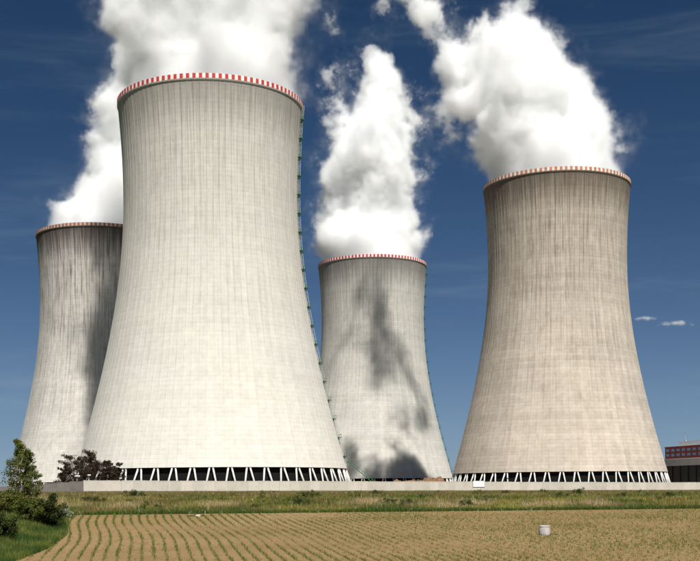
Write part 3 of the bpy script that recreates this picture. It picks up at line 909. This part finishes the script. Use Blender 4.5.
def bank_shrubs():
    rs = np.random.default_rng(41)
    kinds = []
    for k in range(5):
        m = 10 + 2 * k
        cen = np.stack([rs.normal(0, .30 + .04 * k, m), rs.normal(0, .28, m), rs.uniform(.12, .62, m)], -1)
        cen[:, 2] *= np.exp(-(cen[:, 0] / .7) ** 2)
        tint = (DGR, GRN, DGR, YGR, DGR)[k]
        V, F, c = leaf_cloud(cen, rs.uniform(.16, .32, m), 46, .05, tint, rs, .85)
        sd = B()
        for q in range(7): sd.bar((0, 0, -.1), Vector(cen[q]) * .9, .02, 4, .008)
        kinds.append((fast_mesh('crown', V, F, [M_LEAF], c), sd.data('stem', [M_BARK])))
    spots = [(88, 502), (99, 503), (145, 510), (158, 509), (204, 511), (250, 504), (262, 498), (287, 503), (302, 502), (253, 509), (316, 498), (330, 506), (352, 498), (376, 495), (390, 505),
             (408, 507), (421, 500), (437, 493), (466, 507), (478, 495), (487, 500), (505, 494), (520, 499), (531, 504), (542, 493), (562, 498), (578, 495), (600, 496), (622, 498), (640, 494), (660, 500), (682, 496)]
    spots += [(int(x), int(y)) for x, y in zip(rs.uniform(100, 690, 16), rs.uniform(493, 508, 16))]
    def zone(x, y):
        a = 'below the largest tower' if x < 350 else 'below the grey middle tower' if x < 455 else 'below the brownish tower' if x < 640 else 'toward the black hall'
        return ('close under the wall ' if y < 497 else 'midway up the bank ' if y < 504 else 'low on the bank ') + a
    words = ['first', 'second', 'third', 'fourth', 'fifth', 'sixth', 'seventh', 'eighth', 'ninth', 'tenth', 'eleventh', 'twelfth', 'thirteenth', 'fourteenth', 'fifteenth', 'sixteenth', 'seventeenth', 'eighteenth']
    seen = {}
    for i, (x, y) in enumerate(sorted(spots)):
        p = ground_at(x, y); s = rs.uniform(.6, 1.45); cd, td = kinds[int(rs.integers(0, 5))]
        o = ob('bank_shrub', None, loc=p, rot=(0, 0, rs.uniform(0, 6.28))); o.scale = (s * 1.15, s, s * rs.uniform(.7, 1.1))
        zn = zone(x, y); n_ = seen.get(zn, 0); seen[zn] = n_ + 1
        tag(o, words[n_] + ' weedy shrub from left, ' + zn, 'shrub', 'small weedy shrubs dotted over the bank')
        ob('crown', cd, o); ob('stem', td, o)
bank_shrubs()
# ------------------------------------------------------------------ steam
def steam_material(dens):
    m = bpy.data.materials.new('steam_vapour'); m.use_nodes = True
    t = m.node_tree; t.nodes.clear(); g = G(t)
    out = g.node('ShaderNodeOutputMaterial')
    vs = g.node('ShaderNodeVolumeScatter')
    vs.inputs['Color'].default_value = (0.9995, 0.9995, 0.9995, 1)
    vs.inputs['Anisotropy'].default_value = 0.0
    a = g.node('ShaderNodeAttribute', attribute_name='density')
    g.put(vs.inputs['Density'], g.mul(a.outputs['Fac'], dens))
    t.links.new(vs.outputs[0], out.inputs['Volume'])
    return m
M_STEAM = steam_material(0.22)
M_CORE, _g, _b = mat('steam_core_reflector', 1.0, 0.0)  # opaque white core added unseen inside the vapour, reflects light back through it
_b.inputs['Base Color'].default_value = (0.93, 0.93, 0.93, 1)

def steam_field(g, spines, zlo, zhi, seed, amp, calm, rag):
    """signed depth (m) inside the plume: a wandering spine of varying radius, its surface broken by billows"""
    p = g.node('GeometryNodeInputPosition').outputs[0]
    ps = g.vm('ADD', p, (seed * 37.1, seed * 11.7, seed * 5.3))
    warp = g.vm('SUBTRACT', g.noise(ps, 0.035, 3.0, 0.5, out=1), (0.5, 0.5, 0.5))
    x, y, z = g.sep(p)
    rise = g.step(TH + calm * 0.2, TH + calm * 1.6, z)
    q = g.vm('ADD', p, g.vm('SCALE', warp, scale=g.mul(rise, 26.0)))
    qx, qy, qz = g.sep(q)
    best = None
    for sp in spines:
        z0, z1 = sp[0][0], sp[-1][0]
        tt = g.step(z0, z1, qz, False)
        K = 100.0
        pts = lambda j: [((s[0] - z0) / (z1 - z0), s[j] / K + (0.5 if j < 3 else 0)) for s in sp]
        cx = g.mul(g.sub(g.fcurve(tt, pts(1)), 0.5), K)
        cy = g.mul(g.sub(g.fcurve(tt, pts(2)), 0.5), K)
        r = g.mul(g.fcurve(tt, pts(3)), K)
        dx, dy = g.sub(qx, cx), g.sub(qy, cy)
        over = g.m('MAXIMUM', g.sub(qz, z1), g.m('MAXIMUM', g.sub(z0, qz), 0.0))
        d = g.m('SQRT', g.add(g.add(g.mul(dx, dx), g.mul(dy, dy)), g.mul(over, over)))
        s = g.sub(r, d)
        best = s if best is None else g.m('MAXIMUM', best, s)
    wob = g.vm('ADD', ps, g.vm('SCALE', g.vm('SUBTRACT', g.noise(ps, 0.09, 4.0, 0.6, out=1), (0.5, 0.5, 0.5)), scale=15.0))
    n1 = g.noise(wob, 0.055, 8.0, 0.68)
    n3 = g.sub(g.m('ABSOLUTE', g.sub(g.noise(wob, 0.33, 4.0, 0.6), 0.5)), 0.08)
    n2 = g.noise(wob, 0.15, 6.0, 0.7)
    billow = g.sub(g.m('ABSOLUTE', g.sub(n2, 0.5)), 0.10)
    k = g.mul(g.rng(rise, 0, 1, 0.12, 1.0), g.rng(z, 158.0, 200.0, 1.0, rag))
    s = g.add(best, g.mul(g.add(g.mul(g.sub(n1, 0.5), amp), g.add(g.mul(billow, -amp * 0.42), g.mul(n3, -amp * 0.16))), k))
    soft_s = g.add(best, g.mul(g.mul(g.sub(g.noise(ps, 0.05, 2.0, 0.5), 0.5), amp * 0.4), k))
    halo = g.mul(g.mul(g.step(-9.0, 2.0, s), g.step(0.50, 0.68, g.noise(wob, 0.10, 6.0, 0.65))), g.mul(rise, 0.16))
    return s, soft_s, halo, z

def plume(x, y, zb, label, spines, box, vox, seed, amp=46.0, soft=5.5, core=14.0, calm=9.0, core_top=400.0, rag=1.0, thin=1.0, group='steam plumes rising from the towers'):
    (x0, x1), (y0, y1), (z0, z1) = box
    root = ob('steam_plume', None, loc=(x, y, 0)); tag(root, label, 'steam', group)
    for part in ('core', 'vapour'):
        t = bpy.data.node_groups.new('plume_' + part, 'GeometryNodeTree')
        t.interface.new_socket('Geometry', in_out='INPUT', socket_type='NodeSocketGeometry')
        t.interface.new_socket('Geometry', in_out='OUTPUT', socket_type='NodeSocketGeometry')
        g = G(t)
        out = g.node('NodeGroupOutput')
        s, deep, halo, pz = steam_field(g, spines, z0, z1, seed, amp, calm, rag)
        vc = g.node('GeometryNodeVolumeCube')
        vx = vox * (1.25 if part == 'core' else 1.0)
        vc.inputs['Min'].default_value = (x0, y0, z0); vc.inputs['Max'].default_value = (x1, y1, z1)
        for nm, L in (('X', x1 - x0), ('Y', y1 - y0), ('Z', z1 - z0)): vc.inputs['Resolution ' + nm].default_value = int(L / vx)
        if part == 'core':
            if core is None: continue
            g.put(vc.inputs['Density'], g.step(core - 4, core + 4, g.m('MINIMUM', g.m('MINIMUM', deep, g.add(s, 1.0)), g.sub(core_top, pz)), False))
            vm_ = g.node('GeometryNodeVolumeToMesh'); vm_.inputs['Threshold'].default_value = 0.5
            g.t.links.new(vc.outputs[0], vm_.inputs[0])
            ss = g.node('GeometryNodeSetShadeSmooth'); g.t.links.new(vm_.outputs[0], ss.inputs[0])
            sm = g.node('GeometryNodeSetMaterial'); sm.inputs['Material'].default_value = M_CORE
            g.t.links.new(ss.outputs[0], sm.inputs[0])
        else:
            g.put(vc.inputs['Density'], g.mul(g.add(halo, g.add(g.step(0.0, soft, s), g.mul(g.step(7.0, 13.0, s), 3.0))), g.rng(pz, 192.0, 222.0, 1.0, thin)))   # steam thins out as it rises
            sm = g.node('GeometryNodeSetMaterial'); sm.inputs['Material'].default_value = M_STEAM
            g.t.links.new(vc.outputs[0], sm.inputs[0])
        g.t.links.new(sm.outputs[0], out.inputs[0])
        d = bpy.data.meshes.new('plume_' + part); d.materials.append(M_CORE if part == 'core' else M_STEAM)
        o = ob('steam_' + part, d, root)
        if part == 'vapour': o['kind'] = 'stuff'
        md = o.modifiers.new('steam', 'NODES'); md.node_group = t
    return root

plume(*T_FRONT, 'broad dense white steam plume pouring out of the largest tower', [
    [(116, 0, 0, 28.5), (126, 0, 0, 28.5), (143, 0, 0, 29.5), (160, 0, 0, 29), (180, -3, 2, 30), (200, -2, 4, 28), (250, -6, 4, 28), (300, -9, 4, 25), (350, -12, 4, 16)]],
    ((-62, 62), (-60, 60), (116, 370)), 1.1, 1, rag=1.2, thin=0.16, core_top=215.0)
plume(*T_RIGHT, 'ragged white steam plume leaning over the brownish tower', [
    [(116, 0, 0, 28), (130, -1, 0, 28), (139, -2, 0, 27), (150, -5, 0, 25), (160, -10, 0, 25), (168, -14, 0, 24), (175, -16, 0, 21), (181, -17, 0, 17), (186, -18, 0, 11), (190, -19, 0, 4)],
    [(218, 0, 0, 0), (232, -4, 2, 4), (260, -14, 3, 4), (295, -34, 4, 4), (345, -58, 4, 2)],
    [(214, -16, 0, -2), (232, -20, 2, 3), (260, -34, 3, 4), (295, -52, 4, 4), (345, -76, 4, 2)],
    [(147, -26, 0, 3), (153, -31, 0, 9), (160, -35, 0, 12), (168, -32, 0, 10), (178, -26, 0, 5)],
    [(150, -44, 0, 3), (159, -45, 0, 7), (168, -40, 0, 5), (182, -42, 0, 6), (195, -52, 0, 4), (206, -66, 0, 2)]],
    ((-98, 45), (-45, 45), (116, 350)), 0.85, 2, rag=1.6, thin=0.22)
plume(*T_MID, 'narrow tapering steam plume above the grey tower in the gap', [
    [(116, 0, 0, 28), (128, -1, 0, 28), (140, -2, 0, 27), (156, -1, 0, 23.5), (183, 0, 0, 24), (194, 0, 0, 23), (205, 2, 0, 20.5), (216, 4, 0, 17), (226, 4, 0, 13), (236, 2, 0, 7)],
    [(200, -20, 0, 2), (211, -18, 0, 6), (222, -16, 0, 2), (238, -20, 0, -2), (258, -20, 0, -1), (278, -14, 0, -1)],
    [(236, 3, 0, -2), (256, 8, 0, -1.5), (278, 0, 0, -1)]],
    ((-50, 50), (-45, 45), (116, 285)), 0.85, 3, rag=1.15)
plume(*T_LEFT, 'steam plume drifting up behind the largest tower from the streaked tower', [
    [(116, 0, 0, 28), (128, 2, 0, 26), (148, 11, 0, 20), (172, 14, 0, 17), (211, 26, 0, 13), (235, 34, 0, 13), (262, 42, 0, 9)]],
    ((-45, 80), (-45, 45), (116, 275)), 0.95, 4, rag=1.3, core_top=172.0)

def cloud(x, y, wx, wz, seed, label):
    Y = 6000.0; c = at(x, y, Y); k = Y / FPX
    a, h = wx * k / 2, wz * k / 2
    t = bpy.data.node_groups.new('cloud', 'GeometryNodeTree')
    t.interface.new_socket('Geometry', in_out='INPUT', socket_type='NodeSocketGeometry')
    t.interface.new_socket('Geometry', in_out='OUTPUT', socket_type='NodeSocketGeometry')
    g = G(t); out = g.node('NodeGroupOutput')
    p = g.node('GeometryNodeInputPosition').outputs[0]
    px, py, pz = g.sep(p)
    n = g.noise(g.vm('ADD', g.vm('MULTIPLY', p, (1, 1, 1.8)), (seed * 500.0, 0, 0)), 0.022, 6.0, 0.62)
    wob = g.mul(g.sub(g.noise(g.vm('ADD', p, (seed * 91.0, 0, 0)), 0.012, 2.0), 0.5), h * 1.4)
    ex, ey, ez = g.m('DIVIDE', px, a), g.m('DIVIDE', py, a * .7), g.m('DIVIDE', g.add(pz, wob), h)
    d = g.m('SQRT', g.add(g.add(g.mul(ex, ex), g.mul(ey, ey)), g.mul(ez, ez)))
    s = g.add(g.sub(0.62, d), g.mul(g.sub(n, 0.5), 3.0))
    vc = g.node('GeometryNodeVolumeCube')
    vc.inputs['Min'].default_value = (-a * 1.3, -a, -h * 2); vc.inputs['Max'].default_value = (a * 1.3, a, h * 2)
    for nm, L in (('X', a * 2.6), ('Y', a * 2), ('Z', h * 4)): vc.inputs['Resolution ' + nm].default_value = int(L / 2.6)
    g.put(vc.inputs['Density'], g.mul(g.step(0.0, 0.8, s), 0.085))
    sm = g.node('GeometryNodeSetMaterial'); sm.inputs['Material'].default_value = M_STEAM
    g.t.links.new(vc.outputs[0], sm.inputs[0]); g.t.links.new(sm.outputs[0], out.inputs[0])
    d_ = bpy.data.meshes.new('cloud'); d_.materials.append(M_STEAM)
    o = ob('cloud', d_, loc=c); o.modifiers.new('vapour', 'NODES').node_group = t
    tag(o, label, 'cloud', 'small clouds low in the sky', 'stuff')
cloud(645, 318, 42, 6.5, 1, 'thin small flat cloud just beside the brownish tower')
cloud(676, 323.5, 44, 9, 2, 'brighter small flat cloud near the frame edge above the office block')
